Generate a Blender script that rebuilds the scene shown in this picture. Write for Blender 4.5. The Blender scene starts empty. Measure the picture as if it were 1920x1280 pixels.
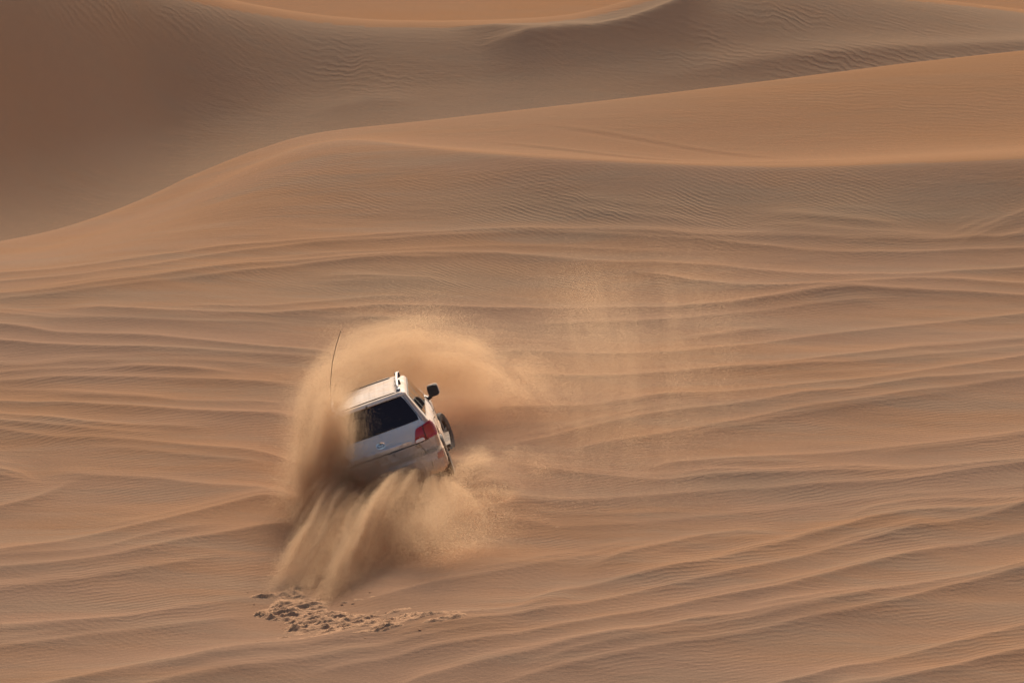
import bpy, bmesh, math, random
import numpy as np
from mathutils import Matrix, Vector

R = math.radians
rng = np.random.default_rng(11)
random.seed(11)
sc = bpy.context.scene
COL = sc.collection

# ------------------------------------------------------------------ camera
PITCH = R(11.0)
FPX = 1920 * 200 / 36.0            # focal length in photo pixels (200 mm lens)
DIST = 100.0
CP, SP = math.cos(PITCH), math.sin(PITCH)
CAM = -DIST * np.array([(775 - 960) / FPX, CP + SP * (640 - 930) / FPX, -SP + CP * (640 - 930) / FPX])
cam_data = bpy.data.cameras.new('camera')
cam_data.lens = 200
cam_data.sensor_width = 36
cam_data.clip_start = 1
cam_data.clip_end = 9000
cam = bpy.data.objects.new('camera', cam_data)
COL.objects.link(cam)
cam.location = CAM
cam.rotation_euler = (R(90) - PITCH, 0, 0)
sc.camera = cam

# ------------------------------------------------------------------ sky and sun
SUN_EL, SUN_AZ = R(30), R(3)      # azimuth measured from straight ahead (+Y) towards the right (+X)
world = bpy.data.worlds.new('World')
sc.world = world
world.use_nodes = True
wn = world.node_tree
bg = wn.nodes['Background']
sky = wn.nodes.new('ShaderNodeTexSky')
sky.sky_type = 'NISHITA'
sky.sun_disc = False
sky.sun_elevation = SUN_EL
sky.sun_rotation = SUN_AZ
sky.air_density = 1.0
sky.dust_density = 3.0
sky.ozone_density = 1.0
wn.links.new(sky.outputs[0], bg.inputs[0])
bg.inputs[1].default_value = 0.064
sun_d = bpy.data.lights.new('sun', 'SUN')
sun_d.energy = 5.0
sun_d.angle = R(24)
sun_d.color = (1.0, 0.86, 0.70)
sun = bpy.data.objects.new('sun', sun_d)
COL.objects.link(sun)
sdir = Vector((math.sin(SUN_AZ) * math.cos(SUN_EL), math.cos(SUN_AZ) * math.cos(SUN_EL), math.sin(SUN_EL)))
sun.rotation_euler = sdir.to_track_quat('Z', 'Y').to_euler()
sun.location = (0, 0, 60)
vs = sc.view_settings
vs.view_transform = 'Standard'
vs.look = 'None'
vs.gamma = 1
vs.exposure = 0.66
vs.use_curve_mapping = False
sc.render.engine = 'CYCLES'
sc.cycles.max_bounces = 12
sc.cycles.diffuse_bounces = 9
sc.cycles.transmission_bounces = 10
sc.cycles.transparent_max_bounces = 8
sc.cycles.use_denoising = True
sc.cycles.denoiser = 'OPENIMAGEDENOISE'
sc.cycles.denoising_input_passes = 'RGB'
sc.cycles.use_adaptive_sampling = False


# ------------------------------------------------------------------ helpers
def tag(o, label=None, cat=None, group=None, kind=None):
    if label: o['label'] = label
    if cat: o['category'] = cat
    if group: o['group'] = group
    if kind: o['kind'] = kind
    return o


def mesh_obj(name, verts, faces, mat, parent=None, smooth=False, sharp=None):
    me = bpy.data.meshes.new(name)
    me.from_pydata([tuple(map(float, v)) for v in verts], [], [tuple(map(int, f)) for f in faces])
    me.materials.append(mat)
    if smooth:
        me.polygons.foreach_set('use_smooth', [True] * len(me.polygons))
        if sharp:
            me.set_sharp_from_angle(angle=R(sharp))
    me.update()
    o = bpy.data.objects.new(name, me)
    COL.objects.link(o)
    if parent: o.parent = parent
    return o


def bm_obj(name, bm, mat, parent=None, smooth=False, sharp=None):
    bmesh.ops.recalc_face_normals(bm, faces=bm.faces[:])
    me = bpy.data.meshes.new(name)
    bm.to_mesh(me)
    bm.free()
    me.materials.append(mat)
    if smooth:
        me.polygons.foreach_set('use_smooth', [True] * len(me.polygons))
        if sharp:
            me.set_sharp_from_angle(angle=R(sharp))
    o = bpy.data.objects.new(name, me)
    COL.objects.link(o)
    if parent: o.parent = parent
    return o


def nodes_mat(name):
    m = bpy.data.materials.new(name)
    m.use_nodes = True
    nt = m.node_tree
    nt.nodes.clear()
    out = nt.nodes.new('ShaderNodeOutputMaterial')
    return m, nt, out


class N:
    """tiny wrapper that makes node graphs readable"""
    def __init__(s, nt): s.nt = nt
    def node(s, t, **kw):
        n = s.nt.nodes.new(t)
        for k, v in kw.items(): setattr(n, k, v)
        return n
    def link(s, a, b):
        s.nt.links.new(a, b)
    def put(s, sock, v):
        if isinstance(v, bpy.types.NodeSocket): s.nt.links.new(v, sock)
        else: sock.default_value = v
    def math(s, op, a, b=None, c=None, clamp=False):
        n = s.node('ShaderNodeMath', operation=op)
        n.use_clamp = clamp
        s.put(n.inputs[0], a)
        if b is not None: s.put(n.inputs[1], b)
        if c is not None: s.put(n.inputs[2], c)
        return n.outputs[0]
    def mix(s, f, a, b):
        n = s.node('ShaderNodeMix', data_type='RGBA')
        s.put(n.inputs['Factor'], f)
        s.put(n.inputs[6], a); s.put(n.inputs[7], b)
        return n.outputs[2]
    def noise(s, vec, scale, detail=3, rough=0.55, dist=0.0):
        n = s.node('ShaderNodeTexNoise')
        s.put(n.inputs['Vector'], vec)
        n.inputs['Scale'].default_value = scale
        n.inputs['Detail'].default_value = detail
        n.inputs['Roughness'].default_value = rough
        n.inputs['Distortion'].default_value = dist
        return n.outputs[0]
    def mapping(s, vec, rot=0.0, scale=(1, 1, 1), loc=(0, 0, 0)):
        n = s.node('ShaderNodeMapping')
        s.put(n.inputs['Vector'], vec)
        n.inputs['Rotation'].default_value = (0, 0, rot)
        n.inputs['Scale'].default_value = scale
        n.inputs['Location'].default_value = loc
        return n.outputs[0]
    def maprange(s, v, a, b, c=0.0, d=1.0, smooth=True):
        n = s.node('ShaderNodeMapRange')
        n.interpolation_type = 'SMOOTHSTEP' if smooth else 'LINEAR'
        s.put(n.inputs[0], v)
        for i, x in enumerate((a, b, c, d)): n.inputs[1 + i].default_value = x
        return n.outputs[0]


# ------------------------------------------------------------------ materials
SAND_A = (0.480, 0.285, 0.177, 1)
SAND_B = (0.505, 0.276, 0.149, 1)
SAND_C = (0.45, 0.289, 0.182, 1)


def sand_material():
    m, nt, out = nodes_mat('wind_blown_sand')
    g = N(nt)
    pos = g.node('ShaderNodeNewGeometry').outputs['Position']
    bs = g.node('ShaderNodeBsdfDiffuse')
    # colour: broad patches of redder and paler sand, faint grain
    n1 = g.noise(g.mapping(pos, rot=R(20), scale=(0.5, 1, 1)), 0.16, 4, 0.6)
    n2 = g.noise(g.mapping(pos, rot=R(-25), scale=(0.35, 1.6, 1)), 0.7, 4, 0.6)
    col = g.mix(g.maprange(n1, 0.36, 0.66), SAND_A, SAND_B)
    col = g.mix(g.math('MULTIPLY', g.maprange(n2, 0.42, 0.7), 0.7), col, SAND_C)
    far = g.node('ShaderNodeAttribute', attribute_name='reddish').outputs['Fac']
    col = g.mix(far, col, (0.52, 0.265, 0.125, 1))
    gy_ = g.node('ShaderNodeAttribute', attribute_name='shade_grey').outputs['Fac']
    col = g.mix(gy_, col, (0.42, 0.290, 0.185, 1))  # grey of sky-lit shade mixed into the sand colour
    grain = g.noise(pos, 45, 2, 0.7)
    hsv = g.node('ShaderNodeHueSaturation')
    g.link(col, hsv.inputs['Color'])
    g.put(hsv.inputs['Value'], g.maprange(grain, 0.2, 0.8, 0.80, 1.20, False))
    g.link(hsv.outputs[0], bs.inputs['Color'])
    bs.inputs['Roughness'].default_value = 0.6

    # relief: two families of wind ripples plus streaky fine roughness
    def ripples(rot, wl, attr, wob, seed):
        v = g.mapping(pos, rot=rot, loc=(seed, 0, 0))
        sx = g.node('ShaderNodeSeparateXYZ'); g.link(v, sx.inputs[0])
        wv = g.mapping(pos, rot=rot, scale=(0.9, 0.35, 0.6), loc=(seed, 3, 0))
        w = g.noise(wv, 1.1, 3, 0.6)
        ph = g.math('ADD', g.math('MULTIPLY', sx.outputs[0], 2 * math.pi / wl), g.math('MULTIPLY', w, wob))
        s = g.math('SINE', ph)
        # sharper crests
        s = g.math('POWER', g.math('MULTIPLY_ADD', s, 0.5, 0.5), 1.6)
        mod = g.maprange(g.noise(g.mapping(pos, loc=(seed, 0, 5)), 0.55, 4, 0.6), 0.36, 0.68, 0.0, 1.2)
        a = g.node('ShaderNodeAttribute', attribute_name=attr).outputs['Fac']
        return g.math('MULTIPLY', g.math('MULTIPLY', s, mod), a)
    ra = ripples(R(-43), 0.15, 'rip_a', 20.0, 2.0)      # crests run away to the left
    rb = ripples(R(-118), 0.15, 'rip_b', 16.0, 9.0)     # crests run away to the right
    rc = ripples(R(-75), 0.30, 'rip_c', 26.0, 17.0)     # the far dune
    h = g.math('ADD', g.math('ADD', g.math('MULTIPLY', ra, 0.008), g.math('MULTIPLY', rb, 0.007)), g.math('MULTIPLY', rc, 0.009))
    st = g.noise(g.mapping(pos, rot=R(-28), scale=(0.28, 1.5, 1)), 5.0, 4, 0.62)
    smk = g.maprange(g.noise(g.mapping(pos, rot=R(15), scale=(.5, 1, 1), loc=(40, 0, 0)), 0.5, 3, 0.6), 0.38, 0.66, 0.25, 1.0)
    h = g.math('ADD', h, g.math('MULTIPLY', g.math('MULTIPLY', st, smk), 0.017))
    fn = g.noise(pos, 16, 3, 0.7)
    h = g.math('ADD', h, g.math('MULTIPLY', fn, 0.008))
    b = g.node('ShaderNodeBump')
    b.inputs['Strength'].default_value = 1.0
    b.inputs['Distance'].default_value = 1.0
    g.link(h, b.inputs['Height'])
    g.link(b.outputs[0], bs.inputs['Normal'])
    nt.links.new(bs.outputs[0], out.inputs[0])
    return m


def clod_material():
    m, nt, out = nodes_mat('dark_clod_sand')
    g = N(nt)
    pos = g.node('ShaderNodeNewGeometry').outputs['Position']
    bs = g.node('ShaderNodeBsdfDiffuse')
    c = g.mix(g.noise(pos, 6, 3), (0.38, 0.232, 0.142, 1), (0.44, 0.262, 0.160, 1))  # somewhat darker brown than the open sand
    g.link(c, bs.inputs['Color'])
    b = g.node('ShaderNodeBump'); b.inputs['Distance'].default_value = 0.02
    g.link(g.noise(pos, 40, 3, 0.7), b.inputs['Height'])
    g.link(b.outputs[0], bs.inputs['Normal'])
    nt.links.new(bs.outputs[0], out.inputs[0])
    return m


def grain_material():
    m, nt, out = nodes_mat('airborne_sand')
    d = nt.nodes.new('ShaderNodeBsdfDiffuse')
    d.inputs['Color'].default_value = (0.68, 0.49, 0.315, 1)
    t = nt.nodes.new('ShaderNodeBsdfTranslucent')
    t.inputs['Color'].default_value = (0.70, 0.51, 0.33, 1)
    mx = nt.nodes.new('ShaderNodeMixShader')
    mx.inputs[0].default_value = 0.58
    nt.links.new(d.outputs[0], mx.inputs[1]); nt.links.new(t.outputs[0], mx.inputs[2])
    nt.links.new(mx.outputs[0], out.inputs[0])
    return m


def simple(name, col, rough=0.5, metal=0.0, spec=0.5, emit=None, dust=0.0, dust_scale=3.0, zfade=None):
    """principled material with an optional layer of dry sand dust"""
    m, nt, out = nodes_mat(name)
    g = N(nt)
    p = g.node('ShaderNodeBsdfPrincipled')
    nt.links.new(p.outputs[0], out.inputs[0])
    p.inputs['Metallic'].default_value = metal
    p.inputs['Specular IOR Level'].default_value = spec
    base = (*col, 1)
    if dust > 0:
        pos = g.node('ShaderNodeTexCoord').outputs['Object']
        n = g.noise(pos, dust_scale, 5, 0.65)
        f = g.maprange(n, 0.28, 0.72, max(0, dust - 0.28), min(1, dust + 0.22))
        if zfade:
            sx = g.node('ShaderNodeSeparateXYZ'); g.link(pos, sx.inputs[0])
            zz = g.math('MULTIPLY_ADD', g.math('SUBTRACT', n, .5), .35, sx.outputs[2])
            zf = g.maprange(zz, zfade[0], zfade[1], 0.0, zfade[2])
            f = g.math('ADD', f, zf, clamp=True)
            # the flanks and the roof carry the most dust
            nx = g.node('ShaderNodeSeparateXYZ')
            g.link(g.node('ShaderNodeTexCoord').outputs['Normal'], nx.inputs[0])
            side = g.math('ADD', g.math('ABSOLUTE', nx.outputs[0]), g.math('MAXIMUM', nx.outputs[2], 0.0))
            f = g.math('ADD', f, g.math('MULTIPLY', g.maprange(side, 0.55, 0.95), 0.70), clamp=True)
        c = g.mix(f, base, (0.50, 0.34, 0.225, 1))
        g.link(c, p.inputs['Base Color'])
        r = g.math('MULTIPLY_ADD', f, 0.9 - rough, rough)
        g.link(r, p.inputs['Roughness'])
    else:
        p.inputs['Base Color'].default_value = base
        p.inputs['Roughness'].default_value = rough
    return m


M_SAND = sand_material()
M_CLOD = clod_material()
M_GRAIN = grain_material()


# ------------------------------------------------------------------ view maths used to lay the dunes out in metres
def ray(u, v):
    u = np.asarray(u, float); v = np.asarray(v, float)
    up = (640 - v) / FPX
    return np.stack([(u - 960) / FPX, CP + SP * up, -SP + CP * up], -1)


def at(u, v, y):
    """world point at depth plane y seen in direction (u, v)"""
    d = ray(u, v)
    s = (np.asarray(y, float) - CAM[1]) / d[..., 1]
    return CAM + d * s[..., None]


def project(p):
    q = np.asarray(p) - CAM
    fw = q[..., 1] * CP - q[..., 2] * SP
    upv = q[..., 1] * SP + q[..., 2] * CP
    return 960 + FPX * q[..., 0] / fw, 640 - FPX * upv / fw


def vnoise(x, y, seed=0):
    """value noise on arrays"""
    xi = np.floor(x).astype(np.int64); yi = np.floor(y).astype(np.int64)
    fx = x - xi; fy = y - yi
    fx = fx ** 3 * (fx * (fx * 6 - 15) + 10); fy = fy ** 3 * (fy * (fy * 6 - 15) + 10)
    def h(a, b):
        n = (a * 374761393 + b * 668265263 + seed * 1442695041) & 0x7fffffff
        n = ((n ^ (n >> 13)) * 1274126177) & 0x7fffffff
        return ((n ^ (n >> 16)) & 0xffff) / 65535.0
    return (h(xi, yi) * (1 - fx) + h(xi + 1, yi) * fx) * (1 - fy) + (h(xi, yi + 1) * (1 - fx) + h(xi + 1, yi + 1) * fx) * fy


def fbm(x, y, seed=0, octs=4, gain=0.5):
    s = 0; a = 1; t = 0
    for i in range(octs):
        ca, sa = math.cos(0.6 + i), math.sin(0.6 + i)
        s = s + a * vnoise((x * ca - y * sa) * 2 ** i + 17.3 * i, (x * sa + y * ca) * 2 ** i - 9.1 * i, seed + i); t += a; a *= gain
    return s / t - 0.5


# ------------------------------------------------------------------ the dune terrain
SLOPE = 0.045
def plane_z(yd): return SLOPE * (yd + CAM[1])

UC = np.arange(-240, 2161, 10.0)
def curve(pts):
    p = np.array(pts, float)
    c = np.interp(UC, p[:, 0], p[:, 1])
    k = np.exp(-0.5 * (np.arange(-12, 13) / 4.6) ** 2); k /= k.sum()
    return np.convolve(np.pad(c, 12, mode='edge'), k, 'valid')

vA = curve([(-240, 500), (0, 455), (100, 438), (200, 405), (300, 367), (400, 320), (480, 285), (540, 263), (580, 253), (640, 245), (700, 238), (900, 215),
            (1100, 194), (1300, 171), (1500, 147), (1700, 122), (1920, 99), (2160, 80)])
vB = curve([(-240, 540), (0, 490), (100, 470), (200, 438), (300, 400), (400, 352), (480, 312), (540, 285), (600, 266), (660, 262), (760, 280), (900, 299), (1050, 314),
            (1200, 324), (1400, 331), (1550, 331), (1700, 325), (1920, 317), (2160, 305)])
vC = curve([(-240, -120), (0, -85), (200, -50), (350, -16), (440, 5), (500, 15), (600, 28), (700, 37), (830, 40), (960, 38), (1090, 31), (1130, 17), (1200, -2),
            (1300, -26), (1500, -32), (1650, -12), (1780, -1), (1850, 7), (1920, 15), (2160, 45)])
vA = vA + 13 * np.clip((UC - 350) / 150, 0, 1); vC = vC + 14
Y0 = -CAM[1]
ydB = curve([(-240, 120), (0, 125), (300, 131), (600, 134.5), (800, 132), (1000, 130), (1200, 129.4), (1920, 129.2), (2160, 129)]) - 104.1 + Y0
ydA = ydB + curve([(-240, 4), (600, 4), (700, 5), (900, 8), (1200, 11), (1920, 15), (2160, 16)])
ydV = ydA + curve([(-240, 16), (1920, 20), (2160, 20)])
ydC = ydV + curve([(-240, 13), (0, 12), (600, 9.5), (1000, 7.5), (2160, 7)])
vV = vA + 22
vM = vV + curve([(-240, .30), (0, .30), (400, .35), (700, .45), (2160, .47)]) * (vC - vV)
vK = curve([(-240, 590), (0, 540), (300, 470), (600, 430), (1000, 422), (1200, 430), (1500, 440), (2160, 440)])

def mz(v, yd):
    d = ray(UC, v)
    s = yd / d[:, 1]
    return d[:, 0] / d[:, 1], CAM[2] + d[:, 2] * s

ctrl = []
def add_ctrl(yd, z, v=None):
    ctrl.append((yd, z))
mB, zB = mz(vB, ydB); _, zA = mz(vA, ydA); _, zV = mz(vV, ydV); _, zC = mz(vC, ydC)
ydM = ydV + 0.52 * (ydC - ydV)
_, zM = mz(vM, ydM)
MC = mB
dip = curve([(-240, 0), (700, 0.0), (1000, 0.10), (1300, 0.32), (2160, 0.34)])
add_ctrl(np.full_like(UC, 12.0), np.full_like(UC, plane_z(12.0)))
add_ctrl(np.full_like(UC, 85.0), np.full_like(UC, plane_z(85.0)))
_d = ray(UC, vK); ydK = (CAM[2] - SLOPE * CAM[1]) / (SLOPE - _d[:, 2] / _d[:, 1])
add_ctrl(np.full_like(UC, 104.0), plane_z(104.0) + 0 * UC)
add_ctrl(ydK, plane_z(ydK))
add_ctrl(ydB, zB)
add_ctrl(ydB + 0.33 * (ydA - ydB), zB + 0.40 * (zA - zB) - dip)
add_ctrl(ydA, zA)
add_ctrl(ydA + 5, zA - 1.15)
add_ctrl(ydV, zV)
add_ctrl(ydM, zM)
add_ctrl(ydC, zC)
add_ctrl(ydC + 7, zC - 1.4)
add_ctrl(ydC + 34, np.full_like(UC, -9.6))
add_ctrl(np.full_like(UC, 420.0), np.full_like(UC, -9.0))
add_ctrl(np.full_like(UC, 3500.0), np.full_like(UC, 0.0))
KY = np.stack([c[0] for c in ctrl]); KZ = np.stack([c[1] for c in ctrl])

# columns (tangent of azimuth) and rows (metres from the camera)
mid = np.arange(-130, 2051, 4.0)
m_mid = np.interp(mid, UC, MC)
step = m_mid[1] - m_mid[0]
wing = m_mid[-1] + np.cumsum(step * 1.11 ** np.arange(1, 48))
wingl = m_mid[0] - np.cumsum(step * 1.11 ** np.arange(1, 48))[::-1]
M = np.concatenate([wingl, m_mid, wing])
rows = np.concatenate([np.arange(12, 78, 1.5), np.arange(78, 138, 0.085), np.arange(138, 150, 0.14), np.arange(150, 215, 0.17),
                       np.arange(215, 232, 0.3), np.arange(232, 262, 0.22), 262 * 1.03 ** np.arange(0, 88)])
NC, NR = len(M), len(rows)
def onM(a): return np.interp(M, MC, a)
KYm = np.stack([onM(k) for k in KY]); KZm = np.stack([onM(k) for k in KZ])


def pchip_cols(X, Yv, xq):
    h = np.diff(X, axis=0); d = np.diff(Yv, axis=0) / h
    D = np.zeros_like(X)
    D[1:-1] = (h[1:] * d[:-1] + h[:-1] * d[1:]) / (h[1:] + h[:-1])
    D[0] = d[0]; D[-1] = d[-1]
    out = np.empty((len(xq), X.shape[1]))
    for c in range(X.shape[1]):
        i = np.clip(np.searchsorted(X[:, c], xq) - 1, 0, X.shape[0] - 2)
        hh = h[i, c]; t = (xq - X[i, c]) / hh
        t2 = t * t; t3 = t2 * t
        out[:, c] = ((2 * t3 - 3 * t2 + 1) * Yv[i, c] + (t3 - 2 * t2 + t) * hh * D[i, c]
                     + (-2 * t3 + 3 * t2) * Yv[i + 1, c] + (t3 - t2) * hh * D[i + 1, c])
    return out

Z = pchip_cols(KYm, KZm, rows)
YD = np.repeat(rows[:, None], NC, 1)
XW = CAM[0] + M[None, :] * YD
YW = CAM[1] + YD
YDB = onM(ydB); YDA = onM(ydA); YDC = onM(ydC)
inframe = np.exp(-np.maximum(0, np.abs(M) - 0.11) * 25)[None, :]

# broad unevenness of the slopes
fg = 1 / (1 + np.exp((YD - YDB[None, :] + 3) / 1.5))
Z += fg * (0.10 * fbm(XW * 0.13, YW * 0.22, 3, 3) + 0.05 * fbm(XW * 0.3 + 0.2 * YW, YW * 0.75, 5, 3))
Z += (1 - fg) * 0.30 * fbm(XW * 0.08, YW * 0.09, 8, 3) * np.clip((YD - 140) / 15, 0, 1)

# wind ridges and wheel tracks across the near slope: (u, v) guides, height in metres, near-side width, far-side width
RIDGES = [
    (.075, .30, .9, [(0, 512), (100, 505), (200, 492), (300, 478), (400, 465), (520, 455), (640, 446), (760, 437), (880, 432), (1000, 430), (1120, 432), (1240, 438), (1300, 443), (1400, 443), (1500, 447), (1600, 452), (1750, 450), (1920, 447)]),
    (.055, .25, .5, [(0, 528), (150, 515), (300, 495), (450, 474), (600, 458), (800, 446), (880, 441), (1000, 438), (1150, 444), (1300, 452), (1420, 462), (1500, 470), (1600, 476), (1700, 476), (1920, 470)]),
    (.11, .40, 1.2, [(0, 548), (100, 540), (200, 527), (350, 508), (520, 490), (640, 482), (760, 475), (860, 473), (940, 473), (1040, 480), (1150, 488), (1260, 494), (1340, 497), (1420, 506), (1480, 512), (1560, 517), (1700, 517), (1920, 503)]),
    (.05, .22, .5, [(0, 565), (120, 552), (300, 530), (480, 510), (600, 498), (700, 490), (800, 485), (900, 482)]),
    (.12, .40, 1.2, [(90, 573), (200, 577), (320, 583), (400, 585), (500, 587), (620, 577), (720, 572), (820, 572), (920, 577), (1020, 579), (1150, 577), (1260, 576), (1370, 572), (1450, 562), (1550, 552), (1700, 545), (1780, 548), (1920, 556)]),
    (.12, .45, 1.2, [(1150, 500), (1230, 515), (1300, 528), (1380, 537), (1480, 541), (1560, 541), (1640, 530), (1700, 527), (1780, 527), (1920, 535)]),
    (.05, .30, .8, [(0, 588), (100, 598), (200, 603), (300, 605), (420, 607), (560, 607)]),
    (.11, .35, 1.1, [(0, 610), (60, 615), (110, 623), (200, 628), (300, 634), (420, 645), (520, 655), (620, 660), (700, 664)]),
    (.12, .40, 1.1, [(0, 640), (80, 647), (180, 651), (280, 655), (400, 662), (520, 668), (660, 672)]),
    (.07, .40, 1.0, [(0, 690), (60, 692), (150, 684), (300, 680), (450, 684), (560, 690)]),
    (.10, .40, 1.1, [(0, 718), (100, 712), (250, 710), (400, 715), (600, 719)]),
    (.13, .40, 1.2, [(0, 755), (120, 757), (240, 764), (350, 770), (450, 771), (620, 774)]),
    (.10, .40, 1.0, [(0, 780), (80, 786), (160, 795), (240, 799), (330, 801), (420, 801)]),
    (.09, .40, 1.2, [(0, 808), (120, 822), (250, 828), (400, 840), (620, 854)]),
    (.12, .40, .9, [(-40, 872), (0, 878), (40, 882), (90, 900)]),
    (.10, .55, 1.6, [(60, 884), (120, 885), (200, 892), (300, 898), (400, 910), (500, 918), (600, 928)]),
    (.12, .55, 1.3, [(-40, 1044), (0, 1035), (100, 1018), (200, 998), (300, 978), (400, 955), (480, 937), (600, 925)]),
    (.13, .50, 1.3, [(-40, 1070), (0, 1066), (100, 1058), (200, 1045), (300, 1022), (400, 1005), (500, 985), (600, 962)]),
    (.08, .45, 1.2, [(-40, 960), (60, 935), (130, 905), (180, 892)]),
    (.10, .40, 1.2, [(880, 656), (1040, 660), (1150, 661), (1260, 658), (1400, 645), (1500, 632), (1600, 620), (1700, 610), (1800, 600), (1920, 588), (1960, 584)]),
    (.08, .40, 1.1, [(980, 606), (1130, 604), (1280, 600), (1400, 590), (1500, 578), (1600, 568), (1700, 560)]),
    (.10, .45, 1.2, [(860, 690), (1050, 705), (1150, 707), (1260, 697), (1380, 688), (1500, 680), (1600, 668), (1700, 657), (1800, 648), (1960, 634)]),
    (.05, .30, .8, [(1260, 703), (1400, 695), (1560, 690), (1640, 683), (1720, 675), (1920, 655)]),
    (.10, .45, 1.2, [(860, 762), (1000, 763), (1120, 758), (1230, 745), (1330, 737), (1450, 730), (1550, 722), (1650, 712), (1750, 695), (1850, 680), (1960, 664)]),
    (.11, .45, 1.2, [(900, 838), (1010, 822), (1100, 803), (1200, 782), (1300, 768), (1400, 755), (1500, 742), (1600, 735), (1720, 715), (1960, 694)]),
    (.11, .45, 1.4, [(1040, 845), (1200, 820), (1300, 805), (1400, 788), (1500, 768), (1600, 755), (1720, 738), (1960, 704)]),
    (.11, .55, 1.2, [(1180, 880), (1250, 870), (1400, 862), (1550, 850), (1700, 838), (1920, 810), (1960, 806)]),
    (.10, .40, 1.0, [(940, 868), (1020, 880), (1130, 893), (1240, 902), (1340, 900), (1450, 898), (1550, 893), (1700, 888), (1920, 868), (1960, 864)]),
    (.10, .45, 1.2, [(900, 942), (1100, 938), (1250, 930), (1400, 922), (1550, 915), (1700, 905), (1800, 893), (1960, 872)]),
    (.06, .50, 1.2, [(880, 972), (1050, 990), (1200, 985), (1400, 965), (1600, 945), (1920, 920)]),
    (.11, .50, 1.2, [(1080, 1062), (1200, 1040), (1266, 1024), (1331, 1005), (1384, 998), (1500, 1000)]),
    (.15, .55, 1.6, [(960, 1130), (1080, 1105), (1200, 1080), (1331, 1053), (1462, 1024), (1561, 998), (1626, 978), (1692, 965), (1777, 958), (1960, 954)]),
    (.11, .45, 1.1, [(700, 1205), (860, 1182), (1040, 1150), (1200, 1119), (1331, 1089), (1462, 1060), (1594, 1027), (1725, 994), (1960, 955)]),
    (.10, .45, 1.0, [(560, 1262), (760, 1234), (960, 1200), (1200, 1158), (1331, 1135), (1462, 1112), (1594, 1076), (1725, 1043), (1856, 1017), (1960, 998)]),
    (.17, .80, 1.4, [(700, 1285), (960, 1232), (1200, 1188), (1331, 1161), (1462, 1145), (1594, 1122), (1725, 1096), (1856, 1073), (1960, 1056)]),
    (.10, .45, 1.0, [(900, 1290), (1200, 1227), (1397, 1194), (1594, 1155), (1790, 1109), (1960, 1072)]),
    (.13, .55, 1.2, [(1300, 1310), (1462, 1280), (1659, 1240), (1790, 1207), (1960, 1166)]),
    (.13, .55, 1.2, [(1500, 1310), (1659, 1280), (1790, 1253), (1960, 1210)]),
    (.13, .50, 1.2, [(-40, 1305), (80, 1280), (200, 1257), (350, 1232), (500, 1207), (640, 1190), (800, 1170), (950, 1146), (1100, 1120)]),
    (.10, .45, 1.1, [(150, 1310), (300, 1278), (450, 1252), (640, 1225), (800, 1205), (1000, 1172)]),
    (.08, .45, 1.2, [(-40, 1188), (150, 1175), (300, 1152), (440, 1122), (520, 1105)]),
    (.08, .45, 1.2, [(-40, 1222), (200, 1192), (400, 1165), (500, 1146)]),
    (.06, .40, 1.0, [(-40, 1110), (150, 1092), (330, 1060), (450, 1035)]),
    (.06, .45, 1.2, [(640, 1130), (860, 1085), (1050, 1052), (1150, 1035), (1260, 1014)]),
    (.06, .40, .7, [(1755, 463), (1830, 432), (1880, 411), (1960, 384)]),
    (.06, .30, .6, [(1745, 452), (1830, 418), (1890, 396)]),
    (.09, .40, .7, [(1840, 455), (1900, 440), (1960, 420)]),
    (.06, .50, 1.2, [(1020, 380), (1100, 395), (1180, 404), (1280, 413), (1360, 420)]),
    (.06, .50, 1.2, [(1380, 395), (1500, 407), (1600, 416), (1720, 428)]),
    (.07, .45, 1.0, [(1380, 420), (1500, 425), (1600, 436), (1720, 441), (1800, 440)]),
    (.06, .35, .8, [(560, 520), (700, 517), (800, 522), (900, 535)]),
    (.06, .35, .8, [(1250, 640), (1330, 632), (1420, 621), (1500, 607)]),
]
# lesser lines running beside the main ones
for (A, wn_, wf, pts) in list(RIDGES):
    for _k in range(2):
        if random.random() < .25: continue
        u0, u1 = pts[0][0], pts[-1][0]
        a_, b_ = sorted((random.uniform(u0, u1), random.uniform(u0, u1)))
        if b_ - a_ < 260: a_, b_ = max(u0, a_ - 200), min(u1, b_ + 200)
        dv0 = random.uniform(-20, 20); dv1 = dv0 + random.uniform(-9, 9)
        pp = np.array(pts, float)
        us = np.arange(a_, b_ + 1, 40)
        if len(us) < 4: continue
        RIDGES.append((A * random.uniform(.25, .5), wn_ * .55, wf * .5, [(u_, np.interp(u_, pp[:, 0], pp[:, 1]) + dv0 + (dv1 - dv0) * (u_ - a_) / (b_ - a_)) for u_ in us]))
sel = np.where((rows > 76) & (rows < 137))[0]
rs = rows[sel]
Zr = np.zeros((len(sel), NC))
base_sel = Z[sel]
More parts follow.
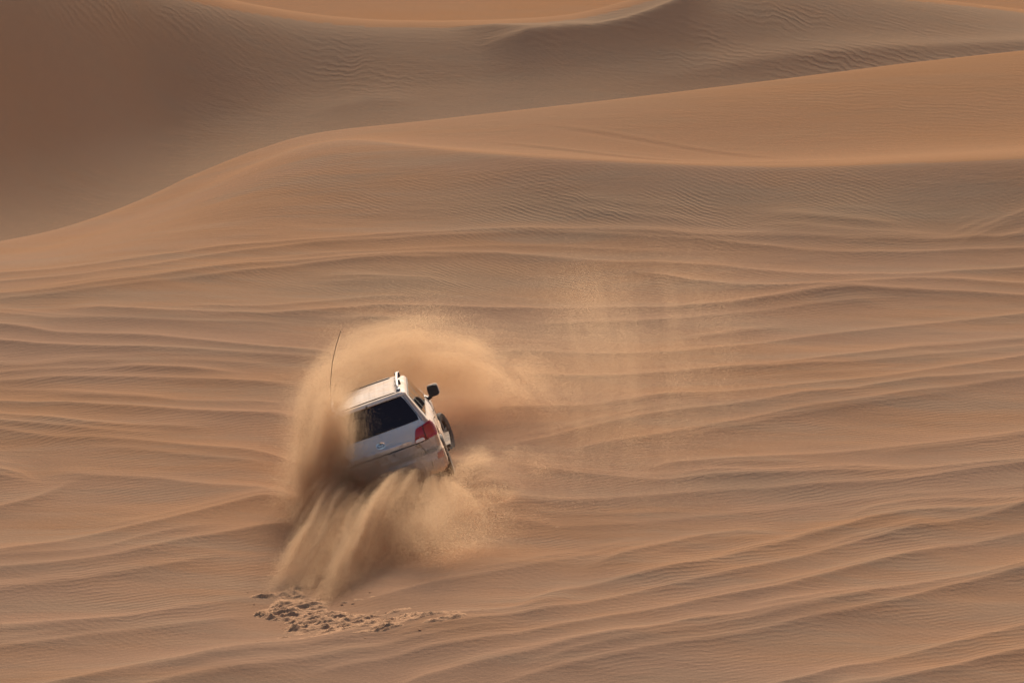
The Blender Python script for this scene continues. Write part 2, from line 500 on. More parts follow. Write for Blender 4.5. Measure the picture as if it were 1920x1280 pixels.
for (A, wn_, wf, pts) in RIDGES:
    p = np.array(pts, float)
    u0, u1 = p[0, 0], p[-1, 0]
    # the v of the near slope, raised by the ridge height, in every column
    for c in range(NC):
        ucol = 960 + FPX * M[c] / (CP + 0.215 * SP)
        if ucol < u0 - 4 or ucol > u1 + 4: continue
        vt = np.interp(ucol, p[:, 0], p[:, 1])
        vt += 1.1 * (vnoise(np.array([ucol / 90.0]), np.array([p[0, 1] * .37]), 4)[0] - .5) * 2
        k = rs < YDB[c] - 0.5
        hh = CAM[2] - (base_sel[k, c] + A)
        fw = rs[k] * CP + hh * SP
        vv = 640 - FPX * (rs[k] * SP - hh * CP) / fw
        yr = np.interp(-vt, -vv, rs[k])
        e0 = 1.0 if u0 <= 0 else min(1, max(0, (ucol - u0) / 110.0))
        e1 = 1.0 if u1 >= 1920 else min(1, max(0, (u1 - ucol) / 110.0))
        wob = 0.75 + 0.5 * vnoise(np.array([ucol / 140.0]), np.array([p[0, 1] * .21 + 7]), 9)[0]
        amp = A * (e0 * e0 * (3 - 2 * e0)) * (e1 * e1 * (3 - 2 * e1)) * wob
        t = rs - yr
        lo, hi = np.searchsorted(t, -10 * wn_), np.searchsorted(t, 5 * wf)
        tt = t[lo:hi]
        prof = np.where(tt < 0, .5 * np.exp(tt / (2.6 * wn_)) + .5 * np.exp(tt / wn_), 0.55 * np.exp(-np.abs(tt) / (.28 * wf)) + 0.45 * np.exp(-np.abs(tt) / (1.2 * wf)))
        Zr[lo:hi, c] = np.maximum(Zr[lo:hi, c], 0) + amp * prof
Z[sel] += Zr * 1.0

def soft(t): return np.sqrt(t * t + .09) - .3
# crisp lips on the long crests
lipB = np.interp(M, MC, curve([(-240, .0), (600, .02), (800, .10), (1100, .20), (2160, .22)]))
t = YD - YDB[None, :]
Z += lipB[None, :] * np.exp(-soft(t) / np.where(t < 0, 1.2, 2.0))
lipA = np.interp(M, MC, curve([(-240, .0), (250, .05), (500, .22), (800, .16), (2160, .25)]))
t = YD - YDA[None, :]
Z += lipA[None, :] * np.exp(-soft(t) / np.where(t < 0, 1.6, 1.2))
# overlapping crests on the far dune
for (A, wn_, wf, pts) in [(.34, 1.3, .55, [(900, 86), (960, 82), (1040, 78), (1110, 70), (1170, 58), (1220, 42), (1270, 22), (1320, 0), (1360, -20)]),
                          (.13, .45, .5, [(840, 52), (900, 54), (960, 56), (1030, 54), (1100, 46), (1130, 38)]),
                          (.05, .6, .8, [(560, 222), (640, 200), (700, 190), (800, 192)])]:
    p = np.array(pts, float)
    for c in range(NC):
        ucol = 960 + FPX * M[c] / (CP + 0.14 * SP)
        if ucol < p[0, 0] or ucol > p[-1, 0]: continue
        k = (rows > YDA[c] + 6) & (rows < YDC[c] + .2)
        hh = CAM[2] - Z[k, c]; vv = 640 - FPX * (rows[k] * SP - hh * CP) / (rows[k] * CP + hh * SP)
        vm = np.minimum.accumulate(vv)
        yr = np.interp(-np.interp(ucol, p[:, 0], p[:, 1]), -vm, rows[k])
        e0 = np.clip((ucol - p[0, 0]) / 90, 0, 1) * np.clip((p[-1, 0] - ucol) / 70, 0, 1)
        tt = rows - yr
        kk = np.abs(tt) < 8
        Z[kk, c] += A * e0 * np.exp(-(np.sqrt(tt[kk] ** 2 + .01) - .1) / np.where(tt[kk] < 0, wn_, wf))
# small shaded ridge in the far saddle and the hollow under the far right crest
uS = 960 + FPX * M / (CP + 0.14 * SP)
sad = np.exp(-((uS - 1010) / 90) ** 2)
t = YD - (YDC - 1.2)[None, :]
Z += (0.0 * sad)[None, :] * np.exp(-soft(t) / np.where(t < 0, .5, 1.2))
hol = 1 / (1 + np.exp(-(uS - 1330) / 60))
t = YD - (YDC - 4.6 + 0.0008 * (uS - 1300))[None, :]
Z += (0.30 * hol)[None, :] * np.exp(-soft(t) / np.where(t < 0, .9, 2.5))
# wheel tracks beyond: on the middle dune and the far plain
for (pts, A, y_off) in [([(880, 0.30), (1600, 0.05)], .012, 0), ([(900, 0.50), (1640, 0.12)], .012, 0), ([(1000, .75), (1500, .3)], .010, 0)]:
    p = np.array(pts)
    fr = np.interp(uS, p[:, 0], p[:, 1])
    win = np.clip((uS - p[0, 0]) / 120, 0, 1) * np.clip((p[-1, 0] - uS) / 120, 0, 1)
    t = YD - (YDB + fr * (YDA - YDB))[None, :]
    Z += (A * win)[None, :] * (np.exp(-(t / .16) ** 2) - np.exp(-((t + .35) / .18) ** 2))
for off in (0, 1.1, 2.6):
    t = YD - (243.2 + off - 0.016 * (uS - 900))[None, :]
    win = np.clip((uS - 850) / 40, 0, 1) * np.clip((1100 - uS) / 60, 0, 1)
    Z += (0.07 * win)[None, :] * (np.exp(-(t / .2) ** 2) - np.exp(-((t + .45) / .22) ** 2))

# ------------------------------------------------------------------ where the car stands
ROLL, CPITCH, YAW = R(-19.5), R(-4.5), R(1.5)
CAR_ROT = Matrix.Rotation(YAW, 3, 'Z') @ Matrix.Rotation(CPITCH, 3, 'X') @ Matrix.Rotation(ROLL, 3, 'Y')
EMB = Vector((0, 0.0, 1.06))
E_W = Vector(at(714, 836, -1.0).tolist())
CAR_LOC = E_W - CAR_ROT @ EMB
WHEELS = [(-.83, 1.17), (.83, 1.17), (-.83, 4.02), (.83, 4.02)]

def ground_z(x, y):
    yd = y - CAM[1]; mm = (x - CAM[0]) / yd
    i = np.clip(np.searchsorted(rows, yd) - 1, 0, NR - 2); j = np.clip(np.searchsorted(M, mm) - 1, 0, NC - 2)
    a = (yd - rows[i]) / (rows[i + 1] - rows[i]); b = (mm - M[j]) / (M[j + 1] - M[j])
    return (Z[i, j] * (1 - a) * (1 - b) + Z[i + 1, j] * a * (1 - b) + Z[i, j + 1] * (1 - a) * b + Z[i + 1, j + 1] * a * b)

wp = []
for (wx, wy) in WHEELS:
    p = CAR_LOC + CAR_ROT @ Vector((wx, wy, 0.0))
    wp.append((p.x, p.y, p.z))
wp = np.array(wp)
need = np.array([p[2] + 0.13 - ground_z(np.array(p[0]), np.array(p[1])) for p in wp])
print('wheel ground offsets', need)
# the bank the car is sliding over: a smooth bump per wheel, solved to pass under all four
S_B = 1.0
K = np.exp(-((wp[:, None, 0] - wp[None, :, 0]) ** 2 / 1.1 ** 2 + (wp[:, None, 1] - wp[None, :, 1]) ** 2 / 2.2 ** 2))
wts = np.linalg.solve(K, need)
for p, w in zip(wp, wts):
    Z += w * np.exp(-((XW - p[0]) ** 2 / 1.1 ** 2 + (YW - p[1]) ** 2 / 2.2 ** 2))

# churned, ploughed-up sand behind the car
PITS = [(874, 905, .34, .75, .52), (928, 920, .26, .5, .24), (900, 880, .3, .4, .10)]
def ground_hit(u, v):
    yy = np.linspace(-30, 25, 2200)
    pts_ = at(np.full_like(yy, u), np.full_like(yy, v), yy)
    gz = ground_z(pts_[:, 0], pts_[:, 1])
    i = np.argmax(pts_[:, 2] < gz)
    return pts_[i]
CH = []
for (u_, v_, rx_, ry_, d_) in PITS:
    p_ = ground_hit(u_, v_)
    e_ = ((XW - p_[0]) / rx_) ** 2 + ((YW - p_[1]) / ry_) ** 2
    Z += -d_ * np.exp(-e_) + .10 * d_ * np.exp(-(np.sqrt(e_) - 1.6) ** 2 / .5)
def churn(u, v, su, sd, A):
    p = ground_hit(u, v)
    CH.append((p, su, sd, A))
churn(560, 1140, .80, 1.4, 1.0); churn(600, 1168, .95, 1.1, .9); churn(520, 1120, .55, .9, .6); churn(720, 1165, 1.5, 1.0, .70)
churn(1030, 978, .28, .5, .45); churn(640, 1130, .6, .8, .6)
mask = np.zeros_like(Z)
for (p, su, sd, A) in CH:
    mask = np.maximum(mask, A * np.exp(-(((XW - p[0]) / su) ** 2 + ((YW - p[1]) / sd) ** 2) ** 1.5))
Z -= mask * 0.02

# ------------------------------------------------------------------ terrain meshes, cut along the crests
HX = XW.ravel(); HY = YW.ravel(); HZ = Z.ravel()
P_ALL = np.stack([XW, YW, Z], -1)
du = np.gradient(P_ALL, axis=1); dv = np.gradient(P_ALL, axis=0)
NRM = np.cross(du, dv); NRM /= np.linalg.norm(NRM, axis=-1, keepdims=True)
U_ALL, V_ALL = project(P_ALL)

# where ripples of each family show
def blob(u, v, su, sv): return np.exp(-(((U_ALL - u) / su) ** 2 + ((V_ALL - v) / sv) ** 2))
near = YD < YDB[None, :]
low = fbm(XW * .25, YW * .18, 41, 3) + .5
rip_a = np.where(near, 0.35 * low, 0.18) + near * (0.9 * blob(1000, 385, 320, 50) + 0.8 * blob(1500, 390, 280, 55) + 0.9 * blob(960, 530, 260, 40) + .5 * blob(1300, 520, 200, 40)
        + .5 * blob(700, 540, 250, 40) + .4 * blob(700, 350, 250, 70))
rip_b = near * (0.45 * low + 0.6 * blob(1500, 1000, 600, 300) + .5 * blob(200, 800, 300, 200) + 0.7 * blob(150, 1130, 200, 60))
isfar = (YD > YDA[None, :] + 3)
rip_c = isfar * (YD < YDC[None, :] + 4) * (0.15 + 0.9 * blob(650, 125, 150, 50) + 0.8 * blob(230, 30, 220, 40) + 1.0 * blob(1450, 60, 380, 60) + .9 * blob(1650, 120, 300, 40))
midm = (YD > YDB[None, :]) & (YD <= YDA[None, :] + 3)
rip_c = rip_c + midm * (0.20 + .4 * blob(1800, 200, 300, 60))
reddish = np.where(YD > YDC[None, :], .6, np.where(midm, np.clip(0.35 + (U_ALL - 900) / 3000, 0, .6), 0.0))

shade_grey = np.where(isfar & (YD < YDC[None, :]), .6, np.where(near, .55 * (blob(1650, 390, 330, 60) + blob(1050, 390, 300, 45) + blob(800, 530, 300, 40)), 0.0))  # paints shade grey on the far face and below the near crest
rowB = np.searchsorted(rows, YDB); rowA = np.searchsorted(rows, YDA); rowC = np.searchsorted(rows, YDC)
ri = np.arange(NR - 1)[:, None]
def cmin(a): return a[:-1][None, :]
zones = [('near_sand_slope', ri < cmin(rowB), 'rippled tan sand slope in the foreground crossed by wind ridges and wheel tracks', 'sand slope'),
         ('middle_dune', (ri >= cmin(rowB)) & (ri < cmin(rowA)), 'orange dune flank rising to the right behind the near crest', 'dune'),
         ('far_dune', (ri >= cmin(rowA)) & (ri < cmin(rowC)), 'large grey brown dune face in the distance with rippled patches', 'dune'),
         ('distant_sand_plain', ri >= cmin(rowC), 'bright orange sand flat beyond the farthest crest at the top edge', 'sand flat')]
idx = np.arange(NR * NC).reshape(NR, NC)
quads = np.stack([idx[:-1, :-1], idx[:-1, 1:], idx[1:, 1:], idx[1:, :-1]], -1)
for (nm, mk, lab, cat) in zones:
    q = quads[mk]
    used, inv = np.unique(q, return_inverse=True)
    inv = inv.reshape(-1, 4)
    me = bpy.data.meshes.new(nm)
    me.vertices.add(len(used)); me.loops.add(inv.size); me.polygons.add(len(inv))
    co = np.stack([HX[used], HY[used], HZ[used]], -1).astype(np.float32)
    me.vertices.foreach_set('co', co.ravel())
    me.loops.foreach_set('vertex_index', inv.ravel().astype(np.int32))
    me.polygons.foreach_set('loop_start', (np.arange(len(inv)) * 4).astype(np.int32))
    me.polygons.foreach_set('use_smooth', np.ones(len(inv), bool))
    for an, arr in (('rip_a', rip_a), ('rip_b', rip_b), ('rip_c', rip_c), ('reddish', reddish), ('shade_grey', shade_grey)):
        at_ = me.attributes.new(an, 'FLOAT', 'POINT')
        at_.data.foreach_set('value', np.ascontiguousarray(np.broadcast_to(arr, Z.shape)).ravel()[used].astype(np.float32))
    me.update(calc_edges=True)
    me.normals_split_custom_set_from_vertices(NRM.reshape(-1, 3)[used].astype(np.float32))
    me.materials.append(M_SAND)
    o = bpy.data.objects.new(nm, me)
    COL.objects.link(o)
    tag(o, lab, cat, kind='structure')

# ------------------------------------------------------------------ the ploughed-up sand at the foot of the spray, as a fine relief
def ploughed(name, spots, x0, x1, y0, y1, dx, dy, label):
    gx = np.arange(x0, x1, dx); gy = np.arange(y0, y1, dy)
    X, Y = np.meshgrid(gx, gy)
    mk = np.zeros_like(X)
    for (p, su, sd, A) in spots:
        mk = np.maximum(mk, A * np.exp(-(((X - p[0]) / su) ** 2 + ((Y - p[1]) / sd) ** 2) ** 1.3))
    # furrows run along the wheel's path, away to the right
    th = R(30); ct, st_ = math.cos(th), math.sin(th)
    a = X * ct + Y * st_; b_ = -X * st_ + Y * ct
    wa = 1.35 * (a + .25 * fbm(X * 2, Y * 2, 60, 2)); wb = 1.35 * (b_ + .16 * fbm(X * 3, Y * 3, 70, 3))
    def rdg(v, p): return (1 - np.abs(2 * v - 1)) ** p
    n4 = vnoise(X * 26, Y * 20, 44)
    lump = (rdg(vnoise(wa * 1.5, wb * 5.0, 21), 2.2) * .085 + rdg(vnoise(wa * 3.6, wb * 10.5, 33), 2) * .075 + rdg(vnoise(wa * 8, wb * 19, 39), 1.6) * .045
            + np.clip(vnoise(wa * 2.6, wb * 4.4, 51) - .55, 0, 1) * .16 + (n4 - .5) * .014)
    thr = np.clip((fbm(wa * .9, wb * 2.6, 5, 3) + .5 - .28) * 2.2, 0, 1)
    cov = np.clip((mk * 1.15 - .18 - .56 * (1 - thr)) * 2.2, 0, 1)
    cov = cov * cov * (3 - 2 * cov)
    H = cov * (lump * .50 - .014) - .012 * (1 - cov)
    G = ground_z(X, Y)
    V = np.stack([X, Y, G + H], -1).reshape(-1, 3)
    ii = np.arange(X.size).reshape(X.shape)
    q = np.stack([ii[:-1, :-1], ii[:-1, 1:], ii[1:, 1:], ii[1:, :-1]], -1)
    keep = (np.maximum.reduce([cov[:-1, :-1], cov[1:, 1:], cov[1:, :-1], cov[:-1, 1:]]) > 0.0)
    q = q[keep]
    used, inv = np.unique(q, return_inverse=True)
    o = mesh_obj(name, V[used], inv.reshape(-1, 4), M_CLOD, smooth=True)
    return tag(o, label, 'churned sand', kind='stuff')
pc = CH[0][0]
ploughed('churned_sand', [c for k, c in enumerate(CH) if k != 4], pc[0] - 1.9, pc[0] + 3.0, pc[1] - 3.4, pc[1] + 3.0, .016, .028, 'dark lumpy ridges of ploughed up sand at the foot of the spray fan')
pc = CH[4][0]
ploughed('churned_sand', [CH[4]], pc[0] - .8, pc[0] + .8, pc[1] - 1.4, pc[1] + 1.4, .016, .028, 'small dark scuffed patch of sand on the right behind the car')

# ------------------------------------------------------------------ loose clods thrown out on the ploughed patch
def clods(name, spots, count, smin, smax, label):
    vs_, fs_ = [], []
    bm = bmesh.new(); bmesh.ops.create_icosphere(bm, subdivisions=1, radius=1.0)
    bv = np.array([v.co[:] for v in bm.verts]); bf = np.array([[v.index for v in f.verts] for f in bm.faces]); bm.free()
    base = 0
    for i in range(count):
        (p, su, sd, A) = spots[rng.choice(len(spots), p=np.array([s[3] * s[1] * s[2] for s in spots]) / sum(s[3] * s[1] * s[2] for s in spots))]
        x = p[0] + rng.normal() * su * .55; y = p[1] + rng.normal() * sd * .55
        s = smin + (smax - smin) * rng.random() ** 3.5
        d = bv * (1 + 0.38 * (rng.random((len(bv), 1)) - .5))
        d = d * np.array([s * rng.uniform(.8, 1.7), s * rng.uniform(.8, 1.5), s * rng.uniform(.5, .95)])
        a = rng.uniform(-.4, 1.2); ca, sa = math.cos(a), math.sin(a)
        d = np.stack([d[:, 0] * ca - d[:, 1] * sa, d[:, 0] * sa + d[:, 1] * ca, d[:, 2]], -1)
        z = ground_z(np.array(x), np.array(y))
        vs_.append(d + np.array([x, y, z + s * .15])); fs_.append(bf + base); base += len(bv)
    o = mesh_obj(name, np.concatenate(vs_), np.concatenate(fs_), M_CLOD, smooth=True, sharp=50)
    return tag(o, label, 'sand clods', kind='stuff')
clods('sand_clods', CH[:4] + CH[5:], 150, .006, .026, 'lumpy clods of ploughed up sand at the foot of the spray fan')
clods('sand_crumbs', CH[4:5], 10, .006, .018, 'small patch of dark sand crumbs right of the car')

# ------------------------------------------------------------------ the car
M_PAINT = simple('white_car_paint', (.58, .69, .77), .38, spec=.3, dust=.07, dust_scale=2.4, zfade=(1.02, .80, .72))
M_ROOFP = simple('dusty_white_roof_paint', (.44, .40, .37), .8, spec=.15, dust=.5, dust_scale=4)
M_GLASS = simple('dark_tinted_glass', (.016, .010, .014), .12, spec=.5, dust=0)
M_SIDEG = simple('glossy_side_glass', (.010, .008, .009), .04, spec=.6)
M_BLACK = simple('black_plastic', (.014, .011, .013), .45)
M_RUB = simple('dusty_tyre_rubber', (.022, .019, .018), .85, dust=.12, dust_scale=5)
M_CHROME = simple('chrome', (.85, .86, .88), .10, metal=1.0)
M_HIGHLIGHT = simple('painted_bar_highlight', (.72, .78, .90), .25, spec=.6)  # pale blue-white colour for the highlight painted on the chrome bar
M_DCHROME = simple('dusty_chrome', (.75, .74, .72), .22, metal=.85, dust=.42, dust_scale=8)
M_ALLOY = simple('wheel_alloy', (.10, .095, .09), .5, metal=.5, dust=.2)
M_RED = simple('red_lamp_lens', (.38, .006, .012), .10, spec=.6)
M_ORED = simple('orange_red_lamp_lens', (.42, .045, .012), .16, spec=.6)
M_CLEAR = simple('clear_lamp_lens', (.80, .80, .80), .12, spec=.6)
M_REFL = simple('dusty_reflector', (.42, .06, .04), .4, dust=.35)
M_PLATE = simple('number_plate_white', (.62, .52, .44), .6, dust=.6, dust_scale=6)
M_MAROON = simple('number_plate_maroon', (.26, .06, .05), .6, dust=.5)
M_INK = simple('black_ink', (.05, .035, .03), .6, dust=.35)
M_STICK = simple('white_sticker', (.80, .78, .76), .5)
M_SEAM = simple('panel_gap', (.03, .028, .028), .8)
M_GREY = simple('grey_rail_end', (.16, .20, .24), .4)
M_RAIL = simple('dusty_silver_rail', (.62, .60, .58), .4, dust=.5)
M_UNDER = simple('dark_underbody', (.02, .018, .016), .9, dust=.3)

car = bpy.data.objects.new('off_road_car', None)
COL.objects.link(car)
car.matrix_world = Matrix.Translation(CAR_LOC) @ CAR_ROT.to_4x4()
tag(car, 'dusty white off-road car tilted to the left and seen from behind in flying sand', 'car')

#       z     half-width rear   front  corner
LV = np.array([
    (0.27, .900, .10, 4.70, .14), (0.31, .965, .00, 4.82, .16), (0.38, .995, -.06, 4.88, .18), (0.46, 1.00, -.085, 4.92, .18), (0.60, 1.00, -.09, 4.94, .19),
    (0.655, 1.00, -.085, 4.94, .20), (0.69, .995, -.03, 4.94, .20), (0.72, .990, .01, 4.93, .20), (0.82, .992, .012, 4.92, .20),
    (0.92, .990, .005, 4.90, .20), (1.00, .984, .004, 4.86, .20), (1.08, .974, .015, 4.72, .19), (1.13, .960, .03, 4.30, .17),
    (1.17, .940, .05, 3.92, .15), (1.22, .910, .07, 3.84, .13), (1.30, .880, .105, 3.72, .11), (1.42, .830, .165, 3.52, .10),
    (1.55, .778, .225, 3.32, .09), (1.67, .730, .282, 3.14, .085), (1.72, .712, .305, 3.05, .085), (1.735, .708, .310, 3.0, .085),
    (1.748, .704, .262, 2.95, .085), (1.770, .692, .255, 2.87, .085), (1.79, .665, .275, 2.78, .085), (1.803, .625, .32, 2.66, .085),
    (1.812, .545, .42, 2.5, .085)])
def lev(z):
    return [np.interp(z, LV[:, 0], LV[:, k]) for k in range(1, 5)]

def surf(t, z, off=0.0):
    """point on the body skin: t metres round from the rear centre line (signed), at height z"""
    sgn = 1 if t >= 0 else -1
    t = abs(t)
    w, yr_, yf, rc = lev(z)
    # rear face is slightly bowed
    L1 = w - rc; L2 = L1 + rc * math.pi / 2; L3 = L2 + (yf - yr_ - 2 * rc); L4 = L3 + rc * math.pi / 2
    if t <= L1:
        x, y, nx, ny = t, yr_ + .03 * (t / max(L1, .01)) ** 2, .06 * t, -1
    elif t <= L2:
        a = (t - L1) / rc
        x, y, nx, ny = L1 + rc * math.sin(a), yr_ + .03 + (rc - .03) * (1 - math.cos(a)), math.sin(a), -math.cos(a)
    elif t <= L3:
        y = yr_ + rc + (t - L2); q = (y - 2.4) / 2.5
        x, nx, ny = w - .045 * max(0, q) ** 2, 1, .03
    elif t <= L4:
        a = (t - L3) / rc
        x, y, nx, ny = w - .045 - rc * (1 - math.cos(a)), yf - rc + rc * math.sin(a), math.cos(a), math.sin(a)
    else:
        x, y, nx, ny = max(0, w - .045 - rc - (t - L4)), yf, 0, 1
    e = .01
    dz_r = (lev(z + e)[0] - lev(z - e)[0]) / (2 * e)
    dz_y = (lev(z + e)[1] - lev(z - e)[1]) / (2 * e)
    nz = max(-.9, min(.9, -dz_r * max(0, nx) + dz_y * max(0, -ny)))
    n = Vector((nx, ny, nz)).normalized()
    return Vector((sgn * (x + n.x * off), y + n.y * off, z + n.z * off))

def ring(z):
    w, yr_, yf, rc = lev(z)
    L1 = w - rc; L2 = L1 + rc * math.pi / 2; L3 = L2 + (yf - yr_ - 2 * rc); L4 = L3 + rc * math.pi / 2; L5 = L4 + w - .045 - rc
    ts = list(np.linspace(0, L1, 6)) + list(np.linspace(L1, L2, 8)[1:]) + list(np.linspace(L2, L3, 26)[1:]) + list(np.linspace(L3, L4, 7)[1:]) + list(np.linspace(L4, L5, 6)[1:])
    right = [surf(t, z) for t in ts]
    left = [Vector((-p.x, p.y, p.z)) for p in right[1:-1]][::-1]
    return right + left

zs = sorted(set(list(LV[:, 0]) + [.34, .42, .53, .77, .87, .96, 1.04, 1.26, 1.36, 1.48, 1.61]))
rings = [ring(z) for z in zs]
nr = len(rings[0])
vts = [p for r_ in rings for p in r_]
fcs = []
for k in range(len(rings) - 1):
    for i in range(nr):
        j = (i + 1) % nr
        fcs.append((k * nr + i, k * nr + j, (k + 1) * nr + j, (k + 1) * nr + i))
bm = bmesh.new()
bvs = [bm.verts.new(p) for p in vts]
for f in fcs: bm.faces.new([bvs[i] for i in f])
bm.faces.new([bvs[i] for i in range(nr)][::-1])
top = [bvs[(len(rings) - 1) * nr + i] for i in range(nr)]
cv = bm.verts.new((0, 1.45, 1.835))
for i in range(nr): bm.faces.new((top[i], top[(i + 1) % nr], cv))
body = bm_obj('body', bm, M_PAINT, car, True, 38)
# wheel arches: cut with four cylinders, then drop the cutter
bmc = bmesh.new()
for (wx, wy) in WHEELS:
    s_ = 1 if wx > 0 else -1
    bmesh.ops.create_cone(bmc, cap_ends=True, segments=36, radius1=.50, radius2=.50, depth=.62,
                          matrix=Matrix.Translation((s_ * .86, wy, .44)) @ Matrix.Rotation(R(90), 4, 'Y'))
cme = bpy.data.meshes.new('arch_cut'); bmc.to_mesh(cme); bmc.free()
cut = bpy.data.objects.new('arch_cut', cme); COL.objects.link(cut); cut.parent = car
mod = body.modifiers.new('arch', 'BOOLEAN'); mod.operation = 'DIFFERENCE'; mod.object = cut; mod.solver = 'EXACT'
bpy.context.view_layer.update()
dg = bpy.context.evaluated_depsgraph_get()
nm_ = bpy.data.meshes.new_from_object(body.evaluated_get(dg))
body.modifiers.clear(); body.data = nm_
bpy.data.objects.remove(cut)


def panel(name, c, mat, parent, off=.004, thick=.02, nu=8, nv=4, smooth=True, sharp=40, round_=0.0):
    """panel following the body skin; c = BL, BR, TR, TL in (t, z)"""
    def q(a, b):
        p0 = (c[0][0] * (1 - a) + c[1][0] * a, c[0][1] * (1 - a) + c[1][1] * a)
        p1 = (c[3][0] * (1 - a) + c[2][0] * a, c[3][1] * (1 - a) + c[2][1] * a)
        return p0[0] * (1 - b) + p1[0] * b, p0[1] * (1 - b) + p1[1] * b
    outer, inner = [], []
    for j in range(nv + 1):
        for i in range(nu + 1):
            a, b = i / nu, j / nv
            if round_:
                # pull the four corners in
                ca, cb = 2 * a - 1, 2 * b - 1
                kx = 1 - round_ * abs(cb) ** 6; kz = 1 - round_ * abs(ca) ** 6
                a, b = .5 + .5 * ca * kx, .5 + .5 * cb * kz
            t_, z_ = q(a, b)
            outer.append(surf(t_, z_, off)); inner.append(surf(t_, z_, off - thick))
    n = (nu + 1) * (nv + 1)
    V = outer + inner; F = []
    for j in range(nv):
        for i in range(nu):
            a = j * (nu + 1) + i
            F.append((a, a + 1, a + nu + 2, a + nu + 1))
    edge = [i for i in range(nu + 1)] + [j * (nu + 1) + nu for j in range(1, nv + 1)] + [nv * (nu + 1) + i for i in range(nu - 1, -1, -1)] + [j * (nu + 1) for j in range(nv - 1, 0, -1)]
    for k in range(len(edge)):
        a, b = edge[k], edge[(k + 1) % len(edge)]
        F.append((b, a, a + n, b + n))
    o = mesh_obj(name, V, F, mat, parent, smooth, sharp)
    bm = bmesh.new(); bm.from_mesh(o.data); bmesh.ops.recalc_face_normals(bm, faces=bm.faces[:]); bm.to_mesh(o.data); bm.free()
    return o

def box(name, mat, parent, x0, x1, y0, y1, z0, z1, bev=.0, segs=2):
    bm = bmesh.new()
    bmesh.ops.create_cube(bm, size=1, matrix=Matrix.Translation(((x0 + x1) / 2, (y0 + y1) / 2, (z0 + z1) / 2)) @ Matrix.Diagonal((x1 - x0, y1 - y0, z1 - z0, 1)))
    if bev: bmesh.ops.bevel(bm, geom=bm.edges[:], offset=bev, segments=segs, affect='EDGES', profile=.5)
    return bm_obj(name, bm, mat, parent, bool(bev), 40)

def tube(name, pts, rad, mat, parent, seg=8):
    bm = bmesh.new(); prev = None
    n = len(pts)
    for i, p in enumerate(pts):
        p = Vector(p)
        d = (Vector(pts[min(i + 1, n - 1)]) - Vector(pts[max(i - 1, 0)])).normalized()
        a = d.orthogonal().normalized() if prev is None else (prev[1] - d * prev[1].dot(d)).normalized()
        b = d.cross(a)
        r_ = rad[i] if isinstance(rad, (list, tuple)) else rad
        rg = [bm.verts.new(p + a * r_ * math.cos(2 * math.pi * k / seg) + b * r_ * math.sin(2 * math.pi * k / seg)) for k in range(seg)]
        if prev:
            for k in range(seg): bm.faces.new((prev[0][k], prev[0][(k + 1) % seg], rg[(k + 1) % seg], rg[k]))
        else: bm.faces.new(rg[::-1])
        prev = (rg, a)
    bm.faces.new(prev[0])
    return bm_obj(name, bm, mat, parent, True, 50)

# rear: glass, hatch, lamps, lower tailgate, bumper
rw = panel('rear_window', [(-.80, 1.255), (.80, 1.255), (.625, 1.725), (-.625, 1.725)], M_GLASS, car, .006, .02, 18, 6, round_=.03)
panel('window_wiper', [(-.30, 1.262), (.16, 1.268), (.16, 1.283), (-.30, 1.275)], M_BLACK, rw, .022, .015, 6, 1)
hatch = panel('tailgate', [(-.560, .895), (.560, .895), (.755, 1.235), (-.755, 1.235)], M_PAINT, car, .008, .02, 16, 6)
panel('tailgate_seam', [(-.565, .876), (.565, .876), (.565, .892), (-.565, .892)], M_SEAM, hatch, .003, .01, 14, 1)
for s_ in (-1, 1):
    panel('window_seam', [(s_ * .818, 1.225), (s_ * .830, 1.225), (s_ * .648, 1.725), (s_ * .638, 1.725)], M_SEAM, hatch, .003, .008, 1, 5)
# bright bar above the plate
g1 = panel('garnish_bar', [(-.52, .912), (.52, .912), (.52, .972), (-.52, .972)], M_DCHROME, hatch, .028, .03, 14, 3, round_=.05)
panel('painted_garnish_highlight', [(-.30, .960), (.36, .960), (.36, .982), (-.30, .982)], M_HIGHLIGHT, g1, .034, .012, 10, 1)  # highlight on the chrome bar, painted as a pale strip
low = panel('lower_tailgate', [(-.70, .68), (.70, .68), (.60, .87), (-.60, .87)], M_PAINT, car, .006, .02, 14, 4)
for s_ in (-1, 1):
    panel('tailgate_side_seam', [(s_ * .712, .67), (s_ * .725, .67), (s_ * .635, .875), (s_ * .622, .875)], M_SEAM, low, .003, .008, 1, 4)
pl = panel('number_plate', [(-.17, .705), (.23, .705), (.23, .858), (-.17, .858)], M_PLATE, low, .020, .014, 6, 2)
panel('plate_band', [(-.168, .708), (-.115, .708), (-.115, .855), (-.168, .855)], M_MAROON, pl, .0225, .004, 1, 1)
def strokes(parent, segs, mat, w=.007, off=.024):
    for (a, b) in segs:
        d = Vector((b[0] - a[0], b[1] - a[1])); n = Vector((-d.y, d.x)).normalized() * w * .5
        panel('plate_mark', [(a[0] - n.x, a[1] - n.y), (b[0] - n.x, b[1] - n.y), (b[0] + n.x, b[1] + n.y), (a[0] + n.x, a[1] + n.y)], mat, parent, off, .004, 1, 1, False)
